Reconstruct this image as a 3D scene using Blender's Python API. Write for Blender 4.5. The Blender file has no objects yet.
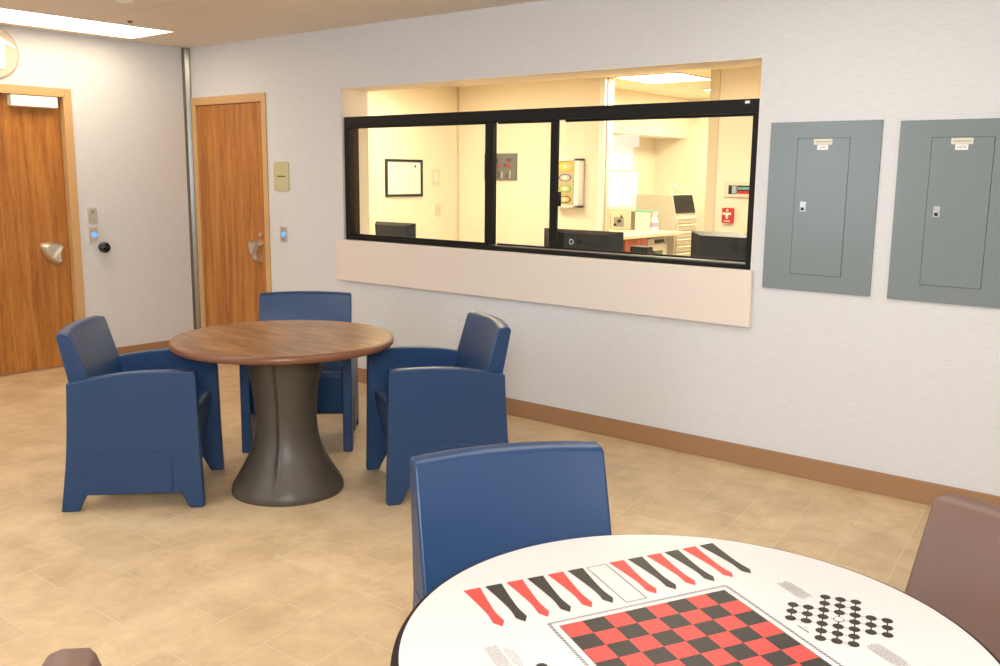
import bpy, bmesh, math, random
from mathutils import Vector, Matrix
random.seed(7)
sc = bpy.context.scene
C = sc.collection
PI = math.pi

# ------------------------------------------------------------------ helpers
def srgb(r, g, b):
    f = lambda v: (v/255/12.92) if v/255 <= .04045 else ((v/255+.055)/1.055)**2.4
    return (f(r), f(g), f(b), 1)

def new_mat(name):
    m = bpy.data.materials.new(name); m.use_nodes = True
    n = m.node_tree.nodes; l = m.node_tree.links
    return m, n, l, n['Principled BSDF']

def mat(name, col, rough=.5, metal=0, spec=.5, emit=None, es=0, coat=0, bump=0, bscale=200):
    m, n, l, b = new_mat(name)
    b.inputs['Base Color'].default_value = srgb(*col)
    b.inputs['Roughness'].default_value = rough
    b.inputs['Metallic'].default_value = metal
    b.inputs['Specular IOR Level'].default_value = spec
    if coat: b.inputs['Coat Weight'].default_value = coat; b.inputs['Coat Roughness'].default_value = .15
    if emit:
        b.inputs['Emission Color'].default_value = srgb(*emit); b.inputs['Emission Strength'].default_value = es
    if bump:
        tc = n.new('ShaderNodeTexCoord'); nz = n.new('ShaderNodeTexNoise'); nz.inputs['Scale'].default_value = bscale
        bp = n.new('ShaderNodeBump'); bp.inputs['Strength'].default_value = bump; bp.inputs['Distance'].default_value = .001
        l.new(tc.outputs['Object'], nz.inputs['Vector']); l.new(nz.outputs['Fac'], bp.inputs['Height']); l.new(bp.outputs['Normal'], b.inputs['Normal'])
    return m

def ramp(n, stops):
    r = n.new('ShaderNodeValToRGB'); e = r.color_ramp.elements
    e[0].position, e[0].color = stops[0][0], stops[0][1]
    e[1].position, e[1].color = stops[-1][0], stops[-1][1]
    for p, c in stops[1:-1]:
        x = e.new(p); x.color = c
    return r

def wallpaper(name, c1, c2):
    m, n, l, b = new_mat(name)
    g = n.new('ShaderNodeNewGeometry'); mp = n.new('ShaderNodeMapping'); mp.inputs['Scale'].default_value = (9, 9, 190)
    nz = n.new('ShaderNodeTexNoise'); nz.inputs['Scale'].default_value = 1.6; nz.inputs['Detail'].default_value = 5; nz.inputs['Roughness'].default_value = .65
    r = ramp(n, [(.3, srgb(*c1)), (.7, srgb(*c2))])
    bp = n.new('ShaderNodeBump'); bp.inputs['Strength'].default_value = .2; bp.inputs['Distance'].default_value = .0015
    l.new(g.outputs['Position'], mp.inputs['Vector']); l.new(mp.outputs['Vector'], nz.inputs['Vector'])
    l.new(nz.outputs['Fac'], r.inputs['Fac']); l.new(r.outputs['Color'], b.inputs['Base Color'])
    l.new(nz.outputs['Fac'], bp.inputs['Height']); l.new(bp.outputs['Normal'], b.inputs['Normal'])
    b.inputs['Roughness'].default_value = .75; b.inputs['Specular IOR Level'].default_value = .25
    return m

def wood(name, cols, scale, stretch, rough=.4, coat=0, dist=6., lines=.35, rotz=0):
    m, n, l, b = new_mat(name)
    tc = n.new('ShaderNodeTexCoord'); mp = n.new('ShaderNodeMapping'); mp.inputs['Scale'].default_value = stretch
    mp.inputs['Rotation'].default_value = (0, 0, rotz)
    n1 = n.new('ShaderNodeTexNoise'); n1.inputs['Scale'].default_value = scale; n1.inputs['Detail'].default_value = 6
    n1.inputs['Roughness'].default_value = .6; n1.inputs['Distortion'].default_value = .6
    n2 = n.new('ShaderNodeTexNoise'); n2.inputs['Scale'].default_value = scale*9; n2.inputs['Detail'].default_value = 3
    mx = n.new('ShaderNodeMath'); mx.operation = 'MULTIPLY_ADD'; mx.inputs[1].default_value = lines
    r = ramp(n, [(.3, srgb(*cols[0])), (.5, srgb(*cols[1])), (.68, srgb(*cols[2]))])
    sb = n.new('ShaderNodeMath'); sb.operation = 'SUBTRACT'; sb.inputs[1].default_value = .5
    l.new(tc.outputs['Object'], mp.inputs['Vector']); l.new(mp.outputs['Vector'], n1.inputs['Vector']); l.new(mp.outputs['Vector'], n2.inputs['Vector'])
    l.new(n2.outputs['Fac'], sb.inputs[0]); l.new(sb.outputs[0], mx.inputs[0]); l.new(n1.outputs['Fac'], mx.inputs[2])
    l.new(mx.outputs[0], r.inputs['Fac']); l.new(r.outputs['Color'], b.inputs['Base Color'])
    b.inputs['Roughness'].default_value = rough
    if coat: b.inputs['Coat Weight'].default_value = coat
    return m

def floor_mat():
    m, n, l, b = new_mat('vinyl_tile')
    g = n.new('ShaderNodeNewGeometry'); mp = n.new('ShaderNodeMapping')
    mp.inputs['Rotation'].default_value = (0, 0, -PI/2)
    # brick rows run along world Y: u = y, v = x
    sp = n.new('ShaderNodeSeparateXYZ'); cb = n.new('ShaderNodeCombineXYZ')
    ax = n.new('ShaderNodeMath'); ax.operation = 'ADD'; ax.inputs[1].default_value = FX
    ay = n.new('ShaderNodeMath'); ay.operation = 'ADD'; ay.inputs[1].default_value = FY
    l.new(g.outputs['Position'], sp.inputs[0]); l.new(sp.outputs['X'], ax.inputs[0]); l.new(sp.outputs['Y'], ay.inputs[0])
    sk = n.new('ShaderNodeMath'); sk.operation = 'MULTIPLY_ADD'; sk.inputs[1].default_value = .12     # the tile runs were laid slightly askew
    l.new(sp.outputs['Y'], sk.inputs[0]); l.new(ax.outputs[0], sk.inputs[2])
    l.new(ay.outputs[0], cb.inputs['X']); l.new(sk.outputs[0], cb.inputs['Y'])
    br = n.new('ShaderNodeTexBrick'); br.inputs['Scale'].default_value = 1
    br.inputs['Brick Width'].default_value = .4535; br.inputs['Row Height'].default_value = TW
    br.inputs['Mortar Size'].default_value = .0024; br.inputs['Mortar Smooth'].default_value = .35; br.offset = .5
    br.inputs['Color1'].default_value = (1, 1, 1, 1); br.inputs['Color2'].default_value = (.78, .78, .78, 1)
    br.inputs['Mortar'].default_value = (0, 0, 0, 1); br.inputs['Bias'].default_value = 0
    l.new(cb.outputs[0], br.inputs['Vector'])
    n1 = n.new('ShaderNodeTexNoise'); n1.inputs['Scale'].default_value = 4.2; n1.inputs['Detail'].default_value = 9; n1.inputs['Roughness'].default_value = .7
    n1.inputs['Distortion'].default_value = .25
    l.new(g.outputs['Position'], n1.inputs['Vector'])
    r = ramp(n, [(.33, srgb(190, 162, 124)), (.5, srgb(208, 181, 142)), (.67, srgb(222, 197, 158))])
    l.new(n1.outputs['Fac'], r.inputs['Fac'])
    tint = n.new('ShaderNodeMix'); tint.data_type = 'RGBA'; tint.blend_type = 'MULTIPLY'; tint.inputs['Factor'].default_value = .42
    l.new(r.outputs['Color'], tint.inputs['A']); l.new(br.outputs['Color'], tint.inputs['B'])
    gm = n.new('ShaderNodeMix'); gm.data_type = 'RGBA'; gm.inputs['B'].default_value = srgb(236, 217, 182)
    gf = n.new('ShaderNodeMath'); gf.operation = 'MULTIPLY'; gf.inputs[1].default_value = .62
    l.new(br.outputs['Fac'], gf.inputs[0]); l.new(gf.outputs[0], gm.inputs['Factor'])
    l.new(tint.outputs['Result'], gm.inputs['A'])
    l.new(gm.outputs['Result'], b.inputs['Base Color'])
    b.inputs['Roughness'].default_value = .42; b.inputs['Specular IOR Level'].default_value = .4
    bp = n.new('ShaderNodeBump'); bp.inputs['Strength'].default_value = .15; bp.inputs['Distance'].default_value = .001
    l.new(n1.outputs['Fac'], bp.inputs['Height']); l.new(bp.outputs['Normal'], b.inputs['Normal'])
    return m
TW = .2283
FX = -3.09 + 100*TW
FY = 2.763 + 50*.4535

def glass_mat():
    m = bpy.data.materials.new('window_glass'); m.use_nodes = True
    n = m.node_tree.nodes; l = m.node_tree.links; n.clear()
    o = n.new('ShaderNodeOutputMaterial'); mx = n.new('ShaderNodeMixShader'); 
    ge = n.new('ShaderNodeNewGeometry'); dt = n.new('ShaderNodeVectorMath'); dt.operation = 'DOT_PRODUCT'
    ab = n.new('ShaderNodeMath'); ab.operation = 'ABSOLUTE'; om = n.new('ShaderNodeMath'); om.operation = 'SUBTRACT'; om.inputs[0].default_value = 1
    pw = n.new('ShaderNodeMath'); pw.operation = 'POWER'; pw.inputs[1].default_value = 5
    fr = n.new('ShaderNodeMath'); fr.operation = 'MULTIPLY_ADD'; fr.inputs[1].default_value = .96; fr.inputs[2].default_value = .04
    l.new(ge.outputs['Normal'], dt.inputs[0]); l.new(ge.outputs['Incoming'], dt.inputs[1]); l.new(dt.outputs['Value'], ab.inputs[0])
    l.new(ab.outputs[0], om.inputs[1]); l.new(om.outputs[0], pw.inputs[0]); l.new(pw.outputs[0], fr.inputs[0])
    t = n.new('ShaderNodeBsdfTransparent'); t.inputs['Color'].default_value = (.97, .985, .975, 1)
    g = n.new('ShaderNodeBsdfGlossy'); g.inputs['Roughness'].default_value = 0.0
    l.new(fr.outputs[0], mx.inputs[0]); l.new(t.outputs[0], mx.inputs[1]); l.new(g.outputs[0], mx.inputs[2]); l.new(mx.outputs[0], o.inputs[0])
    return m

class MB:
    """collects shapes in one bmesh, several material slots"""
    def __init__(s): s.bm = bmesh.new(); s.mats = []
    def slot(s, m):
        if m not in s.mats: s.mats.append(m)
        return s.mats.index(m)
    def box(s, a, b, m):
        x0, x1 = sorted((a[0], b[0])); y0, y1 = sorted((a[1], b[1])); z0, z1 = sorted((a[2], b[2]))
        v = [s.bm.verts.new(p) for p in ((x0,y0,z0),(x1,y0,z0),(x1,y1,z0),(x0,y1,z0),(x0,y0,z1),(x1,y0,z1),(x1,y1,z1),(x0,y1,z1))]
        k = s.slot(m)
        for q in ((0,3,2,1),(4,5,6,7),(0,1,5,4),(1,2,6,5),(2,3,7,6),(3,0,4,7)):
            s.bm.faces.new([v[i] for i in q]).material_index = k
        return s
    def prism(s, pts, ax, a, b, m, m_a=None):
        """pts in the plane across axis ax ('x': (y,z), 'y': (x,z), 'z': (x,y)), swept from a to b"""
        f = {'x': lambda p, t: (t, p[0], p[1]), 'y': lambda p, t: (p[0], t, p[1]), 'z': lambda p, t: (p[0], p[1], t)}[ax]
        A = [s.bm.verts.new(f(p, a)) for p in pts]; B = [s.bm.verts.new(f(p, b)) for p in pts]
        k = s.slot(m); n = len(pts); fs = []
        fs.append(s.bm.faces.new(A)); fs.append(s.bm.faces.new(B[::-1]))
        for i in range(n): fs.append(s.bm.faces.new([A[i], B[i], B[(i+1) % n], A[(i+1) % n]]))
        for x in fs: x.material_index = k
        bmesh.ops.recalc_face_normals(s.bm, faces=fs)
        return s
    def flat(s, pts, z, m):
        f = s.bm.faces.new([s.bm.verts.new((p[0], p[1], z)) for p in pts]); f.material_index = s.slot(m); f.normal_update()
        if f.normal.z < 0: f.normal_flip()
        return s
    def poly(s, pts, m):
        f = s.bm.faces.new([s.bm.verts.new(p) for p in pts]); f.material_index = s.slot(m); return s
    def cyl(s, c, r, h, ax, m, n=32, r2=None, M=None):
        r2 = r if r2 is None else r2
        res = bmesh.ops.create_cone(s.bm, cap_ends=True, segments=n, radius1=r, radius2=r2, depth=h)
        R = {'z': Matrix.Identity(4), 'x': Matrix.Rotation(PI/2, 4, 'Y'), 'y': Matrix.Rotation(-PI/2, 4, 'X')}[ax]
        T = Matrix.Translation(c) @ R
        vs = res['verts']; bmesh.ops.transform(s.bm, matrix=T, verts=vs)
        k = s.slot(m)
        for f in {f for v in vs for f in v.link_faces}: f.material_index = k
        return s
    def sphere(s, c, r, m, sc_=(1,1,1)):
        res = bmesh.ops.create_uvsphere(s.bm, u_segments=24, v_segments=14, radius=r)
        bmesh.ops.transform(s.bm, matrix=Matrix.Translation(c) @ Matrix.Diagonal((*sc_, 1)), verts=res['verts'])
        k = s.slot(m)
        for f in {f for v in res['verts'] for f in v.link_faces}: f.material_index = k
        return s
    def lathe(s, prof, m, n=96, c=(0,0), rf=None):
        k = s.slot(m); rings = []
        for r, z in prof:
            rings.append([s.bm.verts.new((c[0]+(r if rf is None else rf(r, 2*PI*i/n, z))*math.cos(2*PI*i/n), c[1]+(r if rf is None else rf(r, 2*PI*i/n, z))*math.sin(2*PI*i/n), z)) for i in range(n)])
        fs = []
        for a, b in zip(rings, rings[1:]):
            for i in range(n): fs.append(s.bm.faces.new([a[i], a[(i+1) % n], b[(i+1) % n], b[i]]))
        fs.append(s.bm.faces.new(rings[0][::-1])); fs.append(s.bm.faces.new(rings[-1]))
        for f in fs: f.material_index = k
        bmesh.ops.recalc_face_normals(s.bm, faces=fs)
        return s
    def build(s, name, parent=None, bevel=0, seg=2, smooth=False, label=None, cat=None, group=None, kind=None, loc=None, angle=35):
        me = bpy.data.meshes.new(name); s.bm.to_mesh(me); s.bm.free()
        for m in s.mats: me.materials.append(m)
        o = bpy.data.objects.new(name, me); C.objects.link(o)
        if bevel:
            b = o.modifiers.new('bevel', 'BEVEL'); b.width = bevel; b.segments = seg; b.limit_method = 'ANGLE'; b.angle_limit = math.radians(angle); b.harden_normals = True
            smooth = True
        if smooth:
            me.polygons.foreach_set('use_smooth', [True]*len(me.polygons))
            if not bevel:
                me.set_sharp_from_angle(angle=math.radians(angle))
        if parent: o.parent = parent
        if loc: o.location = loc
        tag(o, label, cat, group, kind)
        return o

def tag(o, label=None, cat=None, group=None, kind=None):
    if label: o['label'] = label
    if cat: o['category'] = cat
    if group: o['group'] = group
    if kind: o['kind'] = kind
    return o

def empty(name, loc, label=None, cat=None, rz=0, group=None, kind=None):
    o = bpy.data.objects.new(name, None); C.objects.link(o); o.location = loc; o.rotation_euler = (0, 0, rz); o.empty_display_size = .1
    return tag(o, label, cat, group, kind)

def text(s, body, size, loc, rot, m, name, parent=None, ext=.0006, align='CENTER'):
    cu = bpy.data.curves.new(name, 'FONT'); cu.body = body; cu.size = size; cu.align_x = align; cu.align_y = 'CENTER'; cu.extrude = ext
    o = bpy.data.objects.new(name, cu); C.objects.link(o)
    dg = bpy.context.evaluated_depsgraph_get()
    me = bpy.data.meshes.new_from_object(o.evaluated_get(dg)); bpy.data.objects.remove(o)
    me.materials.clear(); me.materials.append(m)
    o = bpy.data.objects.new(name, me); C.objects.link(o); o.location = loc; o.rotation_euler = rot
    if parent: o.parent = parent
    return o

# ------------------------------------------------------------------ materials
M_paper = wallpaper('grey_wallpaper', (203, 204, 206), (219, 219, 220))
M_cream = mat('cream_paint', (240, 230, 208), .7)
M_jamb = mat('jamb_paint', (235, 224, 210), .6)
M_ledge = mat('ledge_laminate', (226, 214, 202), .45)
M_floor = floor_mat()
M_door = wood('door_veneer', [(142, 86, 34), (172, 110, 46), (188, 129, 62)], 2.2, (9, 9, .55), .42, lines=.5)
M_frame = mat('tan_door_frame', (202, 162, 112), .45)
M_steel = mat('brushed_steel', (190, 188, 182), .3, 1)
M_guard = mat('dull_stainless', (142, 140, 132), .28, 1)
M_steel2 = mat('satin_steel', (222, 218, 208), .34, 1)
M_base = mat('brown_rubber_base', (156, 118, 84), .5)
M_blue = mat('blue_molded_plastic', (25, 58, 97), .38, bump=.25, bscale=420)
M_brown = mat('brown_molded_plastic', (110, 84, 74), .42, bump=.25, bscale=420)
M_wal = wood('walnut_laminate', [(96, 66, 42), (134, 97, 63), (163, 126, 88)], 1.7, (1.4, 8.0, 1), .3, dist=2, lines=.5, rotz=1.25)
M_edge = mat('brown_table_edge', (112, 70, 45), .35)
M_ped = mat('grey_brown_pedestal', (74, 66, 56), .42, bump=.25, bscale=420)
M_black = mat('black_aluminium', (14, 13, 12), .45, spec=.25)
M_blackp = mat('black_plastic', (9, 9, 10), .4, spec=.2)
M_blackp2 = mat('dark_grey_plastic', (28, 30, 31), .4, spec=.2)
M_gloss = mat('gloss_black', (8, 8, 9), .12)
M_screen = mat('screen_black', (14, 12, 11), .3, spec=.1)
M_panel = mat('grey_enamel_steel', (121, 131, 133), .27)
M_gap = mat('dark_gap', (84, 90, 90), .8)
M_white = mat('white_plastic', (240, 238, 232), .4)
M_label = mat('cream_label', (212, 208, 190), .6)
M_ink = mat('dark_ink', (34, 30, 28), .6)
M_ceil = None
def ceil_mat():
    m, n, l, b = new_mat('beige_ceiling_panel')
    g = n.new('ShaderNodeNewGeometry'); mp = n.new('ShaderNodeMapping'); mp.inputs['Location'].default_value = (-.24, .59-.61, 0)
    br = n.new('ShaderNodeTexBrick'); br.inputs['Scale'].default_value = 1; br.offset = 0
    br.inputs['Brick Width'].default_value = .61; br.inputs['Row Height'].default_value = 1.22; br.inputs['Mortar Size'].default_value = .002
    br.inputs['Color1'].default_value = srgb(228, 217, 202); br.inputs['Color2'].default_value = srgb(225, 214, 199); br.inputs['Mortar'].default_value = srgb(190, 177, 160)
    l.new(g.outputs['Position'], mp.inputs['Vector']); l.new(mp.outputs['Vector'], br.inputs['Vector']); l.new(br.outputs['Color'], b.inputs['Base Color'])
    b.inputs['Roughness'].default_value = .6
    return m
M_ceil = ceil_mat()
M_trof = mat('troffer_diffuser', (255, 250, 240), .5, emit=(255, 252, 244), es=7.3)
M_trofW = mat('warm_troffer_diffuser', (255, 250, 240), .5, emit=(255, 236, 206), es=7.6)
M_trofS = mat('office_diffuser', (255, 246, 228), .5, emit=(255, 240, 208), es=34)
M_trofD = mat('desk_area_diffuser', (255, 246, 228), .5, emit=(255, 238, 204), es=36)
M_twhite = mat('white_laminate', (204, 199, 196), .35, spec=.3)
M_tedge = mat('dark_table_edge', (40, 30, 30), .6, spec=.15)
M_red = mat('printed_red', (196, 66, 60), .45, spec=.3)
M_blk = mat('printed_black', (44, 39, 35), .45, spec=.3)
M_grey = mat('printed_grey', (140, 131, 127), .5)
M_glass = glass_mat()
M_alarm = mat('alarm_red', (196, 30, 28), .35)
M_cab = mat('grey_cabinet', (196, 190, 174), .45)
M_cabl = mat('light_cabinet', (222, 214, 194), .45)
M_cherry = wood('cherry_cabinet', [(140, 62, 28), (172, 84, 42), (190, 100, 54)], 2, (6, 6, .6), .4)
M_counter = mat('cream_countertop', (240, 224, 200), .35)
M_led = mat('blue_indicator', (40, 110, 255), .3, emit=(60, 130, 255), es=2.2)
M_sage = mat('sage_sign', (192, 188, 144), .5)
M_sageD = mat('sage_sign_border', (184, 180, 136), .5)

# ------------------------------------------------------------------ camera
yaw, pit, rol, F = math.radians(39.0231), math.radians(9.6528), math.radians(.5866), 931.475
f = Vector((-math.sin(yaw)*math.cos(pit), math.cos(yaw)*math.cos(pit), -math.sin(pit)))
r = Vector((math.cos(yaw), math.sin(yaw), 0)); u = r.cross(f)
r2 = r*math.cos(rol) + u*math.sin(rol); u2 = -r*math.sin(rol) + u*math.cos(rol)
cd = bpy.data.cameras.new('camera'); cam = bpy.data.objects.new('camera', cd); C.objects.link(cam)
cam.matrix_world = Matrix(((r2.x, u2.x, -f.x, 6.8776), (r2.y, u2.y, -f.y, -4.4395), (r2.z, u2.z, -f.z, 1.48), (0, 0, 0, 1)))
cd.sensor_width = 36; cd.sensor_fit = 'HORIZONTAL'; cd.lens = F*36/1000; cd.clip_start = .05
sc.camera = cam

# ------------------------------------------------------------------ room shell
H = 2.457
XE, YS = 9.0, -5.6
D1a, D1b, D1t = -1.03, -1.95, 2.015       # left wall door opening
D2a, D2b, D2t = .085, .965, 2.015         # right wall door opening
WX0, WX1, WZ0, WZ1 = 1.841, 4.906, 1.016, 2.055
T = .25
MB().box((-.3, YS-.2, -.1), (XE+.2, 5.6, 0), M_floor).build('floor', kind='structure')
MB().box((-.3, YS-.2, H), (XE+.2, T, H+.12), M_ceil).build('ceiling', kind='structure')
w = MB()
for a, b in (((-.15, YS), (0, D1b)), ((-.15, D1a), (0, 0))): w.box((a[0], a[1], 0), (b[0], b[1], H), M_paper)
w.box((-.15, D1b, D1t), (0, D1a, H), M_paper)
w.build('wall_left', kind='structure')
w = MB()
w.box((-.15, 0, 0), (D2a, T, H), M_paper).box((D2b, 0, 0), (WX0, T, H), M_paper).box((D2a, 0, D2t), (D2b, T, H), M_paper)
w.box((WX0, 0, 0), (WX1, T, WZ0), M_paper).box((WX0, 0, WZ1), (WX1, T, H), M_paper).box((WX1, 0, 0), (XE+.2, T, H), M_paper)
w.build('wall_front', kind='structure')
MB().box((XE, YS, 0), (XE+.15, 0, H), M_paper).build('wall_right', kind='structure')
# wall behind the camera with two windows to daylight
w = MB()
wins = [(.27, .82, 1.06, 2.02), (2.6, 3.75, 1.0, 2.1)]
xs = [-.15, .27, .82, 2.6, 3.75, XE+.15]
for i in range(5):
    x0, x1 = xs[i], xs[i+1]
    h = [q for q in wins if abs(q[0]-x0) < 1e-6]
    if h:
        w.box((x0, YS-.15, 0), (x1, YS, h[0][2]), M_paper).box((x0, YS-.15, h[0][3]), (x1, YS, H), M_paper)
    else: w.box((x0, YS-.15, 0), (x1, YS, H), M_paper)
w.build('wall_back', kind='structure')
M_sky = mat('daylight_sky', (0, 0, 0), 1, emit=(222, 234, 255), es=9)
M_bld = mat('outdoor_grey_glow', (150, 150, 165), .8, emit=(150, 150, 170), es=2.0)  # emission stands in for daylight falling on the outdoor block
MB().box((-1, YS-1.6, .2), (5.5, YS-1.62, 3.2), M_sky).build('sky_backdrop', kind='structure')
b = MB(); b.box((.30, YS-.7, 1.55), (.60, YS-.75, 1.86), M_bld).box((.30, YS-.7, 1.0), (.62, YS-.75, 1.22), mat('outdoor_blue_glow', (120, 160, 215), .8, emit=(140, 180, 240), es=4))  # added glowing blocks that tone the window view reflected in the glass
b.build('outdoor_glow_blocks', kind='structure')
for i, (x0, x1, z0, z1) in enumerate(wins):
    o = empty('window_%d' % (i+2), ((x0+x1)/2, YS, z0), kind='structure')
    fr = MB(); cx = (x0+x1)/2
    L = lambda x, y, z: (x-cx, y, z-z0)
    fr.box(L(x0, -.1, z0), L(x0+.03, -.02, z1), M_white).box(L(x1-.03, -.1, z0), L(x1, -.02, z1), M_white)
    fr.box(L(x0, -.1, z0), L(x1, -.02, z0+.03), M_white).box(L(x0, -.1, z1-.03), L(x1, -.02, z1), M_white)
    fr.box(L(x0, -.08, (z0+z1)/2-.012), L(x1, -.05, (z0+z1)/2+.012), M_white)
    fr.build('window_frame', o)
    MB().box(L(x0+.03, -.07, z0+.03), L(x1-.03, -.065, z1-.03), M_glass).build('pane', o)

# baseboards
MB().box((0, D1a+.052, 0), (.012, -.05, .107), M_base).build('baseboard_left', bevel=.003, kind='structure')
MB().box((1.01, 0, 0), (XE, -.012, .107), M_base).build('baseboard_front', bevel=.003, kind='structure')

# corner guard
g = MB()
g.prism([(.0, -.052), (.010, -.050), (.014, -.034), (.034, -.014), (.040, -.010), (.042, 0), (0, 0)], 'z', 0, H, M_guard)
g.build('corner_guard', smooth=True, angle=20, label='tall stainless steel corner cover running floor to ceiling between the two doors', cat='corner guard')

# ------------------------------------------------------------------ doors
def handle_mesh(parent, mirror=1):
    """crescent anti-ligature pull; local x across the door, z up, front is -y"""
    pts = [(-.082, .058), (-.080, .075), (-.062, .086), (0, .090), (.05, .083), (.08, .072), (.084, .056), (.066, .030), (.054, 0), (.051, -.04), (.059, -.078), (.050, -.090), (.020, -.086), (-.02, -.062), (-.05, -.028), (-.07, .018)]
    pts = [(p[0]*mirror, p[1]) for p in pts]
    h = MB()
    n = len(pts); base = [h.bm.verts.new((p[0], 0, p[1])) for p in pts]
    mid = [h.bm.verts.new((p[0]*.94, -.022, p[1]*.94)) for p in pts]
    top = [h.bm.verts.new((p[0]*.72+.012*mirror, -.050, p[1]*.72+.004)) for p in pts]
    h.slot(M_steel2)
    fs = []
    for A, B in ((base, mid), (mid, top)):
        for i in range(n): fs.append(h.bm.faces.new([A[i], A[(i+1) % n], B[(i+1) % n], B[i]]))
    fs.append(h.bm.faces.new(top))
    bmesh.ops.recalc_face_normals(h.bm, faces=fs)
    # diagonal finger ridge
    a = Vector((-.008*mirror, -.05, -.030)); b = Vector((.060*mirror, -.05, .050)); d = (b-a).normalized(); nn = Vector((-d.z, 0, d.x))
    k = []
    for t in range(9):
        p = a.lerp(b, t/8); k.append(p)
    for i in range(8):
        w0 = .008+.006*math.sin(PI*i/8); w1 = .008+.006*math.sin(PI*(i+1)/8)
        q = [h.bm.verts.new(k[i]+nn*w0), h.bm.verts.new(k[i+1]+nn*w1), h.bm.verts.new(k[i+1]-nn*w1*.3+Vector((0, -.018, 0))), h.bm.verts.new(k[i]-nn*w0*.3+Vector((0, -.018, 0))), h.bm.verts.new(k[i]-nn*w0), h.bm.verts.new(k[i+1]-nn*w1)]
        h.bm.faces.new([q[0], q[1], q[2], q[3]]); h.bm.faces.new([q[3], q[2], q[5], q[4]])
    return h.build('door_handle', parent, smooth=True, angle=40, label='crescent shaped satin steel handle')

def make_door(n, loc, rz, W, Hh, leaf_y, fw_top=.05, closer=False, handle_x=0, handle_z=.9, lock=False, fl=.05, fr=.05):
    """local: opening from x=0 to W, wall plane y=0, room at -y"""
    d = empty('door_%d' % n, loc, rz=rz, kind='structure')
    m = MB()
    # frame in L profile: face strip and return into the wall
    m.box((-fl, -.010, 0), (0, .0, Hh+fw_top), M_frame).box((W, -.010, 0), (W+fr, .0, Hh+fw_top), M_frame).box((0, -.010, Hh), (W, 0, Hh+fw_top), M_frame)
    m.box((-.0, -.010, 0), (.012, .12, Hh), M_frame).box((W-.012, -.010, 0), (W, .12, Hh), M_frame).box((0, -.010, Hh-.012), (W, .12, Hh), M_frame)
    m.box((.012, leaf_y+.045, 0), (.03, leaf_y+.075, Hh-.012), M_frame).box((W-.03, leaf_y+.045, 0), (W-.012, leaf_y+.075, Hh-.012), M_frame)
    m.build('door_frame', d, bevel=.002)
    lf = MB(); lf.box((.016, leaf_y, .018), (W-.016, leaf_y+.044, Hh-.016), M_door)
    lf = lf.build('door_leaf', d, bevel=.002)
    h = handle_mesh(lf); h.location = (handle_x, leaf_y, handle_z)
    if lock:
        k = MB(); k.cyl((0, -.006, 0), .017, .012, 'y', M_steel2).cyl((0, -.014, 0), .008, .006, 'y', M_steel)
        k.build('lock_cylinder', lf, bevel=.001, loc=(handle_x+.05, leaf_y, handle_z+.128))
    if closer:
        c = MB(); c.box((W-.385, -.016, Hh-.095), (W-.055, leaf_y, Hh-.018), M_white)
        c.build('door_closer', lf, bevel=.006, label='white closer box at the top')
    s = MB(); s.box((.012, leaf_y-.03, 0), (W-.012, leaf_y+.12, .01), M_frame); s.build('threshold', d)
    return d
# left wall door: local x -> world +y, local -y -> world +x (rz = +90deg)
make_door(1, (0, D1b, 0), PI/2, .92, D1t, .05, closer=True, handle_x=.770, handle_z=.868)
make_door(2, (D2a, 0, 0), 0, D2b-D2a, D2t, .006, handle_x=.750, handle_z=.872, lock=True, fl=.043, fr=.043)

# ------------------------------------------------------------------ station window in the front wall
win = empty('window_1', (0, 0, 0), kind='structure')
m = MB()
fy0, fy1 = .012, .105
m.box((WX0+.014, fy0, 1.795), (WX1-.001, fy1, 1.862), M_black)
m.box((WX0+.014, fy0, WZ0), (WX0+.062, fy1, 1.795), M_black).box((4.866, fy0, WZ0), (WX1-.001, fy1, 1.795), M_black)
m.box((WX0+.062, fy0, WZ0), (4.866, fy1, WZ0+.026), M_black)
m.box((WX0+.062, fy0+.03, WZ0+.026), (4.866, fy0+.036, WZ0+.034), M_steel)
m.build('window_frame', win, bevel=.003)
for x0, x1, ya, yb in ((3.129, 3.192, .02, .06), (3.607, 3.655, .045, .07)):
    MB().box((x0, ya, WZ0+.034), (x1, yb, 1.795), M_black).build('mullion', win, bevel=.003)
for x0, x1, y in ((WX0+.062, 3.15, .035), (3.212, 3.642, .055), (3.698, 4.866, .075)):
    q = MB(); q.box((x0, y-.003, WZ0+.026), (x1, y+.003, 1.797), M_glass); q.build('pane', win)
    s = MB()
    s.box((x0, y-.012, WZ0+.026), (x1, y-.003, WZ0+.044), M_black).box((x0, y-.012, 1.782), (x1, y-.003, 1.797), M_black)
    s.build('sash_rail', win)
MB().box((3.658, .02, 1.30), (3.690, .05, 1.385), M_black).build('sash_latch', win, bevel=.003)
lb = MB(); lb.box((4.800, fy0-.001, 1.835), (4.862, fy0, 1.858), M_blackp2).box((4.822, fy0-.002, 1.840), (4.846, fy0-.001, 1.853), M_white)
lb.build('maker_plate', win)
# painted reveal lining the opening
m = MB()
m.box((WX0, .0, WZ0), (WX0+.003, T, WZ1), M_jamb).box((WX1-.003, 0, WZ0), (WX1, T, WZ1), M_jamb).box((WX0, .0, WZ1-.003), (WX1, T, WZ1), M_jamb)
m.box((WX0, .0, WZ0-.001), (WX1, T, WZ0+.0005), M_jamb)
m.build('trim_1', kind='structure')
MB().box((1.795, -.035, .728), (4.925, -.0, 1.016), M_ledge).build('counter_ledge', bevel=.006, seg=3, label='long cream apron board fixed to the wall under the black window', cat='ledge')

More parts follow.
